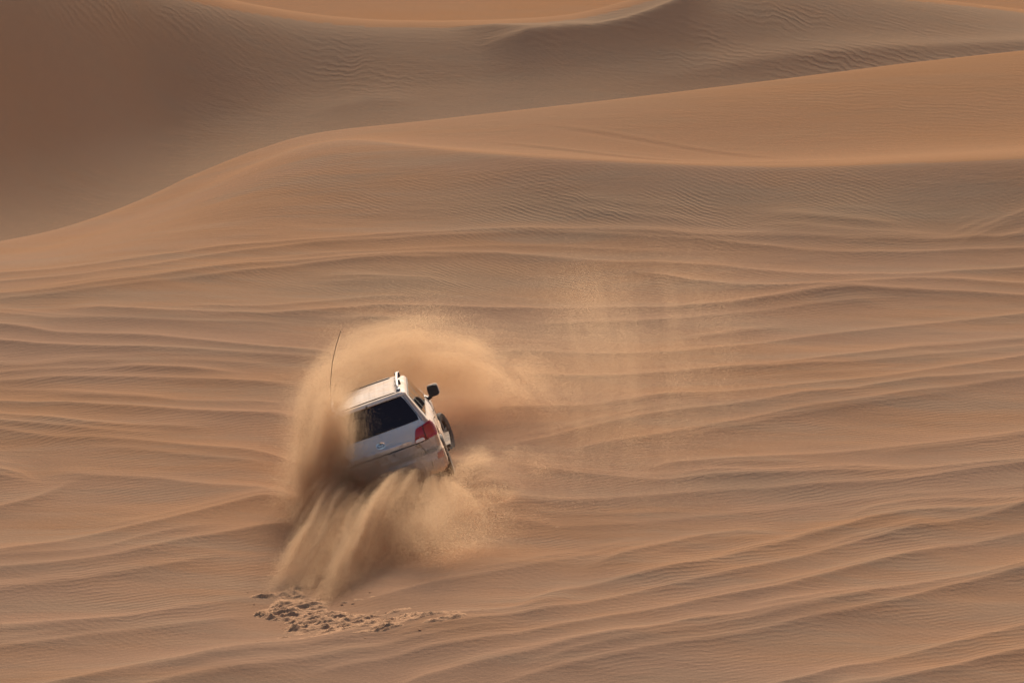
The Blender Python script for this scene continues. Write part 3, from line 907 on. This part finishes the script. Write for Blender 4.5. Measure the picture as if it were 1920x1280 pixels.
def dig(ch, x, z, w, h):
    S = {'3': [(0, 1, 1, 1), (1, 1, .4, .55), (.4, .55, 1, .45), (1, .45, .8, 0), (.8, 0, 0, .05)], '5': [(1, 1, 0, 1), (0, 1, 0, .55), (0, .55, 1, .45), (1, .45, .8, 0), (.8, 0, 0, 0)],
         '2': [(0, .85, .5, 1), (.5, 1, 1, .75), (1, .75, 0, 0), (0, 0, 1, 0)], '1': [(.3, .8, .6, 1), (.6, 1, .6, 0)], '7': [(0, 1, 1, 1), (1, 1, .3, 0)]}[ch]
    return [((x + a * w, z + b * h), (x + c * w, z + d * h)) for (a, b, c, d) in S]
sg = []
for ch, x in zip('33', (-.02, .14)): sg += dig(ch, x, .800, .045, .042)
for ch, x in zip('52127', (-.08, -.02, .05, .11, .18)): sg += dig(ch, x, .718, .040, .060)
strokes(pl, sg, M_INK)

for s_ in (-1, 1):
    lamp = panel('tail_light', [(s_ * .570, .890), (s_ * 1.10, .925), (s_ * 1.045, 1.190), (s_ * .660, 1.125)], M_RED, car, .020, .04, 12, 5, round_=.05)
    panel('outer_lens', [(s_ * .80, .955), (s_ * 1.085, .965), (s_ * 1.04, 1.14), (s_ * .80, 1.125)], M_ORED, lamp, .026, .012, 6, 4, round_=.06)
    panel('lens_divider', [(s_ * .780, .915), (s_ * .798, .915), (s_ * .805, 1.145), (s_ * .787, 1.142)], M_BLACK, lamp, .0235, .006, 1, 3)
    panel('reversing_lens', [(s_ * .585, .898), (s_ * .770, .908), (s_ * .745, .962), (s_ * .603, .950)], M_CLEAR, lamp, .028, .012, 4, 3, round_=.08)
    panel('lamp_base_trim', [(s_ * .560, .868), (s_ * .82, .890), (s_ * .82, .905), (s_ * .565, .886)], M_BLACK, lamp, .010, .012, 4, 1)
bump = panel('rear_bumper', [(-1.35, .36), (1.35, .36), (1.35, .655), (-1.35, .655)], M_PAINT, car, .014, .03, 40, 5)
for s_ in (-1, 1):
    panel('reflector', [(s_ * .86, .525), (s_ * 1.0, .535), (s_ * 1.01, .635), (s_ * .88, .625)], M_REFL, bump, .020, .012, 4, 3, round_=.1)
    panel('bumper_recess', [(s_ * .56, .535), (s_ * .85, .535), (s_ * .85, .60), (s_ * .56, .60)], M_RAIL, bump, .018, .008, 4, 1)
panel('step_pad', [(-.5, .60), (.5, .60), (.5, .64), (-.5, .64)], M_RAIL, bump, .019, .008, 10, 1)
panel('bumper_seam', [(.74, .40), (.752, .40), (.752, .50), (.74, .50)], M_SEAM, bump, .0165, .006, 1, 2)

# oval badge of three interlocked ellipses
def ellipse(parent, cx, cz, rx, rz, w):
    pts = []
    for k in range(25):
        a = 2 * math.pi * k / 24
        pts.append(surf(cx + rx * math.cos(a), cz + rz * math.sin(a), .014))
    return tube('badge_ring', pts, w, M_CHROME, parent, 6)
bdg = panel('badge', [(-.072, 1.022), (.072, 1.022), (.072, 1.098), (-.072, 1.098)], M_GREY, hatch, .011, .006, 8, 4, round_=.25)
ellipse(bdg, 0, 1.06, .078, .052, .0085); ellipse(bdg, 0, 1.064, .028, .047, .006); ellipse(bdg, 0, 1.083, .058, .024, .006)

def text_on(parent, txt, x, z, size, mat, off, name):
    cu = bpy.data.curves.new(name, 'FONT'); cu.body = txt; cu.size = size; cu.extrude = .0015; cu.offset = size * .02
    to = bpy.data.objects.new(name, cu); COL.objects.link(to)
    bpy.context.view_layer.update()
    me = bpy.data.meshes.new_from_object(to.evaluated_get(bpy.context.evaluated_depsgraph_get()))
    bpy.data.objects.remove(to)
    for v in me.vertices:
        p = surf(x + v.co.x, z + v.co.y, off + v.co.z)
        v.co = p
    me.materials.clear(); me.materials.append(mat)
    o = bpy.data.objects.new(name, me); COL.objects.link(o); o.parent = parent
    return o
text_on(low, 'V8', .57, .800, .085, M_INK, .011, 'engine_badge')
text_on(rw, 'ES 10', -.75, 1.275, .085, M_STICK, .012, 'window_sticker')

# roof: lip, ribs, rails
lip = panel('roof_spoiler', [(-.66, 1.742), (.66, 1.742), (.65, 1.776), (-.65, 1.776)], M_PAINT, car, .012, .03, 14, 3)
panel('washer_nozzle', [(-.03, 1.748), (.0, 1.748), (.0, 1.768), (-.03, 1.768)], M_BLACK, lip, .022, .02, 1, 1)
panel('brake_lamp', [(-.16, 1.728), (.16, 1.728), (.16, 1.736), (-.16, 1.736)], M_RED, lip, .004, .02, 4, 1)
def roof_z(x, y):
    return 1.812 + .026 * (1 - (x / .6) ** 2) * max(0, 1 - ((y - 1.5) / 1.3) ** 2) - .03 * max(0, (abs(x) - .52) / .12)
def roof_panel(name, x0, x1, y0, y1, h, mat):
    n, k = 6, 14
    V, F = [], []
    for lay in (0, 1):
        for j in range(k + 1):
            for i in range(n + 1):
                x = x0 + (x1 - x0) * i / n; y = y0 + (y1 - y0) * j / k
                e = min(1, min(i, n - i) / .9) * min(1, min(j, k - j) / .9)
                V.append((x, y, roof_z(x, y) + (h * e if lay else -.05)))
    m_ = (n + 1) * (k + 1)
    for j in range(k):
        for i in range(n):
            a = m_ + j * (n + 1) + i
            F.append((a, a + 1, a + n + 2, a + n + 1))
    return mesh_obj(name, V, F, mat, roofpan, True, 30)
V, F = [], []
nx_, ny_ = 20, 24
for j in range(ny_ + 1):
    for i in range(nx_ + 1):
        x = -.56 + 1.12 * i / nx_; y = .40 + 2.35 * j / ny_
        V.append((x, y, roof_z(x, y) + .006))
for j in range(ny_):
    for i in range(nx_):
        a = j * (nx_ + 1) + i
        F.append((a, a + 1, a + nx_ + 2, a + nx_ + 1))
roofpan = mesh_obj('roof_panel', V, F, M_ROOFP, car, True)
for k, xc in enumerate((-.40, -.135, .135, .40)):
    roof_panel('roof_rib', xc - .10, xc + .10, .50, 1.55, .012, M_ROOFP)
    roof_panel('roof_rib', xc - .085, xc + .085, 1.62, 2.55, .010, M_ROOFP)
box('sunroof_edge', M_BLACK, roofpan, -.50, .45, 2.60, 2.63, 1.78, 1.845, .006)
for s_ in (-1, 1):
    x = s_ * .60
    pts = [(x, .52, 1.80), (x, .58, 1.862), (x, .75, 1.892), (x, 1.5, 1.912), (x, 2.4, 1.892), (x, 2.62, 1.86), (x, 2.70, 1.79)]
    rail = tube('roof_rail', pts, [.022, .026, .024, .023, .023, .024, .02], M_RAIL, car, 8)
    box('rail_end', M_GREY, rail, x - .034, x + .034, .44, .60, 1.775, 1.855, .012)
    for yy in (1.45, 2.55): box('rail_foot', M_BLACK, rail, x - .045, x + .045, yy - .05, yy + .05, 1.79, 1.892, .01)

# sides: glass, pillars, seams, handles, mirrors
for s_ in (-1, 1):
    def sp(y0, y1, y2, y3, z0, z1):
        # corners given as distances along the car -> perimeter lengths
        def tt(y, z):
            w, yr_, yf, rc = lev(z)
            return s_ * ((w - rc) + rc * math.pi / 2 + (y - yr_ - rc))
        return [(tt(y0, z0), z0), (tt(y1, z0), z0), (tt(y2, z1), z1), (tt(y3, z1), z1)]
    sg_ = panel('side_glass', sp(.42, 3.72, 3.05, .56, 1.235, 1.70), M_BLACK, car, .004, .015, 24, 4, round_=.02)
    panel('side_window', sp(.50, 1.12, 1.10, .66, 1.255, 1.675), M_SIDEG, sg_, .008, .006, 6, 3, round_=.05)
    panel('side_window', sp(1.24, 2.12, 2.10, 1.24, 1.255, 1.675), M_SIDEG, sg_, .008, .006, 6, 3, round_=.04)
    panel('side_window', sp(2.26, 3.50, 2.98, 2.24, 1.255, 1.675), M_SIDEG, sg_, .008, .006, 6, 3, round_=.04)
    for yy in (1.22, 2.20, 3.42):
        panel('door_seam', sp(yy, yy + .012, yy + .012, yy, .55, 1.225), M_SEAM, body, .002, .006, 1, 8)
    for yy in (1.34, 2.34):
        h_ = panel('door_handle', sp(yy, yy + .20, yy + .20, yy, 1.03, 1.06), M_CHROME, body, .036, .02, 4, 1, round_=.1)
    panel('side_moulding', sp(1.75, 3.4, 3.4, 1.75, .66, .74), M_PAINT, body, .012, .02, 10, 2, round_=.1)
    panel('side_step', sp(1.72, 3.45, 3.45, 1.72, .42, .47), M_UNDER, body, .10, .13, 6, 1)
    # mirror
    bm = bmesh.new()
    bmesh.ops.create_cube(bm, size=1, matrix=Matrix.Translation((s_ * 1.09, 3.30, 1.285)) @ Matrix.Diagonal((.205, .15, .22, 1)))
    bmesh.ops.bevel(bm, geom=bm.edges[:], offset=.055, segments=4, affect='EDGES', profile=.5)
    mir = bm_obj('door_mirror', bm, M_PAINT, car, True, 60)
    bm = bmesh.new()
    bmesh.ops.create_cube(bm, size=1, matrix=Matrix.Translation((s_ * 1.083, 3.22, 1.280)) @ Matrix.Diagonal((.193, .02, .203, 1)))
    bmesh.ops.bevel(bm, geom=[e for e in bm.edges if abs((e.verts[0].co - e.verts[1].co).y) > .01], offset=.055, segments=4, affect='EDGES', profile=.5)
    bm_obj('mirror_glass', bm, M_BLACK, mir, True, 40)
    tube('mirror_arm', [(s_ * .88, 3.30, 1.20), (s_ * .96, 3.28, 1.165), (s_ * 1.02, 3.28, 1.19)], [.05, .035, .035], M_BLACK, mir, 8)

# wheels
def wheel(wx, wy, steer=0.0):
    s_ = 1 if wx > 0 else -1
    e = bpy.data.objects.new('wheel', None); COL.objects.link(e); e.parent = car
    e.location = (wx, wy, .385); e.rotation_euler = (0, 0, steer)
    prof = [(.235, -.115), (.30, -.135), (.36, -.138), (.383, -.115), (.388, -.06), (.388, .06), (.383, .115), (.36, .138), (.30, .135), (.235, .115)]
    V, F = [], []; seg = 48
    for k in range(seg):
        a = 2 * math.pi * k / seg
        for i, (r_, x) in enumerate(prof):
            rr = r_ - (.012 if (3 <= i <= 6 and k % 2) else 0)
            V.append((x, rr * math.cos(a), rr * math.sin(a)))
    n = len(prof)
    for k in range(seg):
        for i in range(n):
            F.append((k * n + i, k * n + (i + 1) % n, ((k + 1) % seg) * n + (i + 1) % n, ((k + 1) % seg) * n + i))
    mesh_obj('tyre', V, F, M_RUB, e, True, 40)
    bm = bmesh.new()
    bmesh.ops.create_cone(bm, cap_ends=True, segments=32, radius1=.238, radius2=.238, depth=.16, matrix=Matrix.Rotation(R(90), 4, 'Y'))
    bm_obj('wheel_hub', bm, M_BLACK, e, True, 40)
    for k in range(5):
        bm = bmesh.new()
        bmesh.ops.create_cube(bm, size=1, matrix=Matrix.Rotation(2 * math.pi * k / 5, 4, 'X') @ Matrix.Translation((s_ * .085, 0, .125)) @ Matrix.Diagonal((.03, .075, .22, 1)))
        bmesh.ops.bevel(bm, geom=bm.edges[:], offset=.008, segments=1, affect='EDGES')
        bm_obj('spoke', bm, M_ALLOY, e, True, 40)
for k, (wx, wy) in enumerate(WHEELS): wheel(wx + ((.085 if wy > 3 else .06) * (1 if wx > 0 else -1)), wy, R(-13) if k > 1 else 0)
box('underbody', M_UNDER, car, -.72, .72, .25, 4.6, .28, .46, .03)
# front lamps and grille (seen only from other sides)
for s_ in (-1, 1):
    hl = box('headlight', M_CLEAR, car, s_ * .72 - .17, s_ * .72 + .17, 4.78, 4.925, .86, 1.0, .03)
box('grille', M_CHROME, car, -.48, .48, 4.86, 4.955, .72, .98, .03)
w0 = [(-.74, 3.86, 1.215), (.74, 3.86, 1.215), (.62, 3.10, 1.735), (-.62, 3.10, 1.735)]
mesh_obj('windscreen', [(x, y + .03, z + .004) for (x, y, z) in w0] + [(x, y - .02, z - .02) for (x, y, z) in w0],
         [(0, 1, 2, 3), (4, 7, 6, 5), (0, 4, 5, 1), (1, 5, 6, 2), (2, 6, 7, 3), (3, 7, 4, 0)], M_SIDEG, car)
# whip aerial on the left rear corner
CINV = car.matrix_world.inverted()
base_ = Vector((-.985, .16, .93))
tops = [CINV @ Vector(at(u_, v_, -.85).tolist()) for (u_, v_) in ((620, 740), (620, 712), (623, 680), (630, 648), (639, 620))]
pts = [base_, base_.lerp(tops[0], .33), base_.lerp(tops[0], .66)] + tops
ant = tube('whip_aerial', pts, [.012] * 2 + [.0055] * 6, M_BLACK, car, 6)

# ------------------------------------------------------------------ flying sand: real grains in the air
GR = 0.0018                         # grain radius
def snoise(a, b, seed): return vnoise(a, b, seed)

def grains(name, pts, label, rad=GR):
    me = bpy.data.meshes.new(name)
    me.vertices.add(len(pts))
    me.vertices.foreach_set('co', np.ascontiguousarray(pts, np.float32).ravel())
    me.update()
    o = bpy.data.objects.new(name, me)
    COL.objects.link(o)
    ng = bpy.data.node_groups.new(name + '_points', 'GeometryNodeTree')
    ng.interface.new_socket('Geometry', in_out='INPUT', socket_type='NodeSocketGeometry')
    ng.interface.new_socket('Geometry', in_out='OUTPUT', socket_type='NodeSocketGeometry')
    gi = ng.nodes.new('NodeGroupInput'); go = ng.nodes.new('NodeGroupOutput')
    mp = ng.nodes.new('GeometryNodeMeshToPoints')
    mp.inputs['Radius'].default_value = rad
    sm = ng.nodes.new('GeometryNodeSetMaterial'); sm.inputs['Material'].default_value = M_GRAIN
    ng.links.new(gi.outputs[0], mp.inputs[0]); ng.links.new(mp.outputs[0], sm.inputs[0]); ng.links.new(sm.outputs[0], go.inputs[0])
    md = o.modifiers.new('grains', 'NODES'); md.node_group = ng
    me.materials.append(M_GRAIN)
    return tag(o, label, 'flying sand', kind='stuff')

def above_ground(P, margin=0.0):
    return P[P[:, 2] > ground_z(P[:, 0], P[:, 1]) + margin]

def path_cloud(guide, n, seed, streak=0.6, freq=7.0, billow=.55, tail=.22):
    """grains along a curved stream. guide rows: u, v, y, half-width px (out), half-width px (in), depth spread m, weight"""
    g = np.array(guide, float)
    r_ = np.random.default_rng(seed)
    seglen = np.hypot(np.diff(g[:, 0]), np.diff(g[:, 1])); s = np.concatenate([[0], np.cumsum(seglen)]); s /= s[-1]
    ss = np.linspace(0, 1, 400)
    # smooth guide by repeated averaging of the interpolated curve
    G = np.stack([np.interp(ss, s, g[:, k]) for k in range(g.shape[1])], -1)
    ker = np.hanning(45); ker /= ker.sum()
    G = np.stack([np.convolve(np.pad(G[:, k], 22, mode='edge'), ker, 'valid') for k in range(G.shape[1])], -1)
    wgt = G[:, 6] * (G[:, 3] + G[:, 4]); cdf = np.cumsum(wgt); cdf /= cdf[-1]
    out = []
    have = 0
    while have < n:
        m = int((n - have) * 2.2) + 1000
        t = np.interp(r_.random(m), cdf, ss)
        q = np.stack([np.interp(t, ss, G[:, k]) for k in range(G.shape[1])], -1)
        tang = np.stack([np.interp(t, ss, np.gradient(G[:, k])) for k in (0, 1)], -1)
        tang /= np.linalg.norm(tang, axis=1, keepdims=True) + 1e-9
        nrm = np.stack([tang[:, 1], -tang[:, 0]], -1)       # outward = left of travel
        c = r_.normal(size=m)
        c = c * np.where(r_.random(m) < tail, 1.9, 1.0)
        # streaks along the flight direction
        a = snoise(t * 3.0 + 4, c * freq * .5 + 40, seed) * .6 + snoise(t * 5.5, c * freq + 10, seed + 7) * .4
        keep = r_.random(m) < np.clip(1 - streak + streak * 2.2 * np.clip(a - .25, 0, 1), 0, 1)
        w = np.where(c > 0, q[:, 3], q[:, 4])
        j = r_.normal(size=m) * 18
        u = q[:, 0] + nrm[:, 0] * c * w + tang[:, 0] * j; v = q[:, 1] + nrm[:, 1] * c * w + tang[:, 1] * j
        bil = fbm(u / 75.0 + seed, v / 75.0, seed + 3, 3) + .5
        keep &= r_.random(m) < np.clip(1 - billow + billow * 2.6 * (bil - .27), .03, 1)
        y = q[:, 2] + r_.normal(size=m) * q[:, 5]
        P = at(u, v, y)[keep]
        out.append(P); have += len(P)
    return np.concatenate(out)[:n]

# 1 the arc: thrown up by the left wheels, curling over the roof and raining down on the right
arc = path_cloud([
    (604, 965, -.6, 14, 30, .35, .4), (586, 890, -.5, 15, 34, .4, 1.2), (584, 825, -.2, 16, 34, .4, 1.5), (594, 768, .4, 20, 32, .4, 1.35),
    (630, 716, 1.6, 26, 28, .5, 1.1), (690, 682, 3.4, 32, 30, .6, 1.5), (770, 664, 4.9, 34, 34, .7, 1.5), (850, 670, 5.6, 34, 36, .8, 1.15),
    (925, 698, 6.2, 38, 44, .9, .50), (985, 748, 6.4, 42, 52, .9, .22), (1030, 815, 6.4, 44, 56, .9, .10), (1050, 885, 6.0, 44, 56, .9, .02)],
    1450000, 3, streak=.45, freq=4, billow=.55, tail=.12)
left = path_cloud([
    (632, 735, -1.3, 20, 14, .25, .35), (616, 795, -1.4, 24, 19, .25, .8), (610, 850, -1.5, 26, 28, .3, 1.3), (602, 900, -1.7, 24, 30, .3, 1.2), (594, 955, -1.9, 20, 34, .35, .9), (580, 1010, -2.3, 16, 30, .35, .3)],
    560000, 5, streak=.6, freq=5, billow=.65, tail=.03)
grains('sand_plume', above_ground(np.concatenate([arc, left])), 'thick arc of tan sand thrown up left of the car and curling over its roof')

# 2 the fan: sheets of sand flung back from the rear wheels, landing on the ploughed patch
r_ = np.random.default_rng(8)
s_key = np.array([0, .12, .25, .36, .45, .58, .72, .86, 1.0])
o_uv = np.array([(640, 880), (662, 893), (690, 905), (722, 905), (748, 890), (775, 878), (800, 885), (826, 897), (850, 908)], float)
l_uv = np.array([(487, 1112), (525, 1110), (562, 1116), (592, 1118), (612, 1124), (655, 1104), (722, 1072), (815, 1036), (930, 1000)], float)
o_w = at(o_uv[:, 0], o_uv[:, 1], np.full(9, -1.25))
l_w = np.array([ground_hit(u, v) for (u, v) in l_uv])
dens_s = np.array([0, .02, .05, .08, .11, .14, .17, .20, .23, .26, .30, .34, .38, .41, .44, .47, .50, .55, .6, .7, .8, .9, 1.0])
dens_w = np.array([.9, 1.5, 1.6, .9, 1.3, .45, 1.2, 1.7, .8, 1.3, .8, .28, .12, .35, 1.7, 2.1, 2.0, 1.7, 1.5, 1.2, .8, .4, .03])
NJ = 300
sj = np.sort(r_.random(NJ) * 1.02 - .01)
wj = np.interp(sj, dens_s, dens_w) * np.exp(r_.normal(size=NJ) * .5)
n = 3200000
jet = r_.choice(NJ, n, p=wj / wj.sum())
widj = np.exp(r_.normal(size=NJ) * .7) * .006; endj = np.clip(r_.normal(1.04, .07, NJ), .8, 1.12); apj = r_.normal(1, .45, NJ)
drift = r_.normal(size=NJ) * .035
loose = r_.random(n) < np.where(sj[jet] > .43, .42, .22)                      # grains that have left their jet
sfan = sj[jet] + r_.normal(size=n) * np.where(loose, np.where(sj[jet] > .43, .11, .05), widj[jet] * np.interp(sj[jet], [0, .5, 1], [1, 1.3, 4]))
tf = r_.beta(1.25, 1.45, n) * endj[jet]
sland = np.clip(sfan + drift[jet] + .03 * (vnoise(tf * 3.1, jet * 1.7, 81) - .5), 0, 1)
O = np.stack([np.interp(sfan, s_key, o_w[:, k]) for k in range(3)], -1)
Lw = np.stack([np.interp(sland, s_key, l_w[:, k]) for k in range(3)], -1)
apex = np.interp(sfan, [0, .3, .45, .7, 1], [.26, .20, .28, .26, .15]) * apj[jet]
stv = snoise(tf * 2.4 + 3 + sfan * 4, sfan * 60, 71) * .55 + snoise(tf * 6 + 9, sfan * 130, 72) * .45
keep = (r_.random(n) < np.clip(.30 + 1.7 * (stv - .30), .08, 1)) & (sfan > 0) & (sfan < 1)
P = O + (Lw - O) * tf[:, None]
P[:, 2] += 4 * apex * tf * (1 - np.minimum(tf, 1))
sp_ = .03 + .085 * tf
P += r_.normal(size=P.shape) * sp_[:, None] * np.array([.30, 1.6, .45])
# turbulence: the sheets tear and clump as they fall
wx_ = fbm(P[:, 0] * 1.6 + 3, P[:, 1] * .55 + P[:, 2] * 1.3, 301, 3); wz_ = fbm(P[:, 0] * 1.9 - 8, P[:, 1] * .7 + P[:, 2] * 1.6, 311, 3)
P[:, 0] += wx_ * .16 * tf; P[:, 2] += wz_ * .12 * tf; P[:, 1] += fbm(P[:, 0] * 1.1, P[:, 2] * 1.4, 321, 2) * .6 * tf
clump = fbm(P[:, 0] * 2.1 + P[:, 1] * .25, P[:, 1] * .8 - P[:, 2] * 1.6, 331, 4) * .30 + fbm(tf * 2.2 + 5, sfan * 30, 341, 4) * 1.25 + .5
keep &= r_.random(n) < np.clip(.06 + 2.4 * (clump - .34), .02, 1)
fan = P[keep]
# the lazy dust that hangs to the right of the fan
low_ = path_cloud([(640, 905, -1.5, 22, 26, .15, .9), (700, 895, -1.6, 22, 30, .15, 1.0), (760, 885, -1.6, 24, 34, .15, 1.1), (815, 885, -1.6, 22, 34, .15, .9), (850, 900, -1.5, 16, 26, .15, .5)], 75000, 23, streak=.4, freq=3, billow=.8, tail=0)
haze_ = path_cloud([(760, 930, -2.4, 36, 30, .4, .6), (760, 980, -3.6, 50, 40, .5, 1.0), (790, 1015, -4.4, 44, 34, .6, 1.0), (860, 1015, -4.2, 40, 30, .6, .7), (980, 1000, -3.6, 36, 26, .6, .12)], 130000, 13, streak=0, freq=4, billow=.8)
grains('sand_spray', above_ground(np.concatenate([fan, haze_, low_])), 'streaky fan of sand sprayed backwards from under the rear bumper to the ground')

# 3 wisps off the right rear wheel
w1 = path_cloud([(845, 905, -.6, 10, 12, .3, 1.0), (885, 868, -.3, 12, 12, .3, 1.2), (930, 858, .2, 16, 16, .4, 1.0), (985, 868, .8, 20, 24, .5, .5), (1040, 885, 1, 24, 26, .6, .06)], 32000, 17, .6, 4, .9)
w2 = path_cloud([(850, 925, -1.0, 12, 16, .3, 1.0), (900, 915, -.8, 14, 16, .3, 1.0), (960, 925, -.4, 18, 20, .4, .6), (1040, 945, 0, 20, 20, .4, .04)], 20000, 19, .8, 4, .9)
w3 = path_cloud([(850, 950, -1.6, 26, 26, .4, 1.0), (920, 965, -1.6, 26, 28, .4, .8), (1040, 985, -1.3, 26, 26, .4, .04)], 45000, 20, .15, 4, .9)
grains('sand_wisp', above_ground(np.concatenate([w1, w2, w3])), 'thin wisps of sand drifting right from the right rear wheel')

# 4 the thin veil falling out of the air on the right
n = 3000000
u = r_.normal(1150, 180, n); v = r_.uniform(400, 960, n)
y = np.interp(v, [400, 450, 690, 930, 960], [18, 16, 6.5, -1.2, -2]) - r_.uniform(.3, 5, n)
wu = u + 60 * fbm(u / 160, v / 200, 97, 2) - .12 * (v - 650)
a = (fbm(wu / 30.0, v / 500.0, 91, 3) + .5) * .45 + (fbm(u / 110.0, v / 150.0, 94, 4) + .5) * .50
env = np.exp(-((v - 660 + .2 * (u - 1060)) / 190) ** 2) * np.clip((u - 880) / 200, 0, 1) ** 2 * np.exp(-(np.maximum(0, u - 1240) / 190) ** 2)
keep = r_.random(n) < np.clip(.14 + .85 * (a - .26), 0.04, 1) * env * np.clip((v - 420) / 140, 0, 1)
grains('sand_veil', above_ground(at(u, v, y)[keep]), 'faint veil of falling sand in the air to the right of the car', .0015)
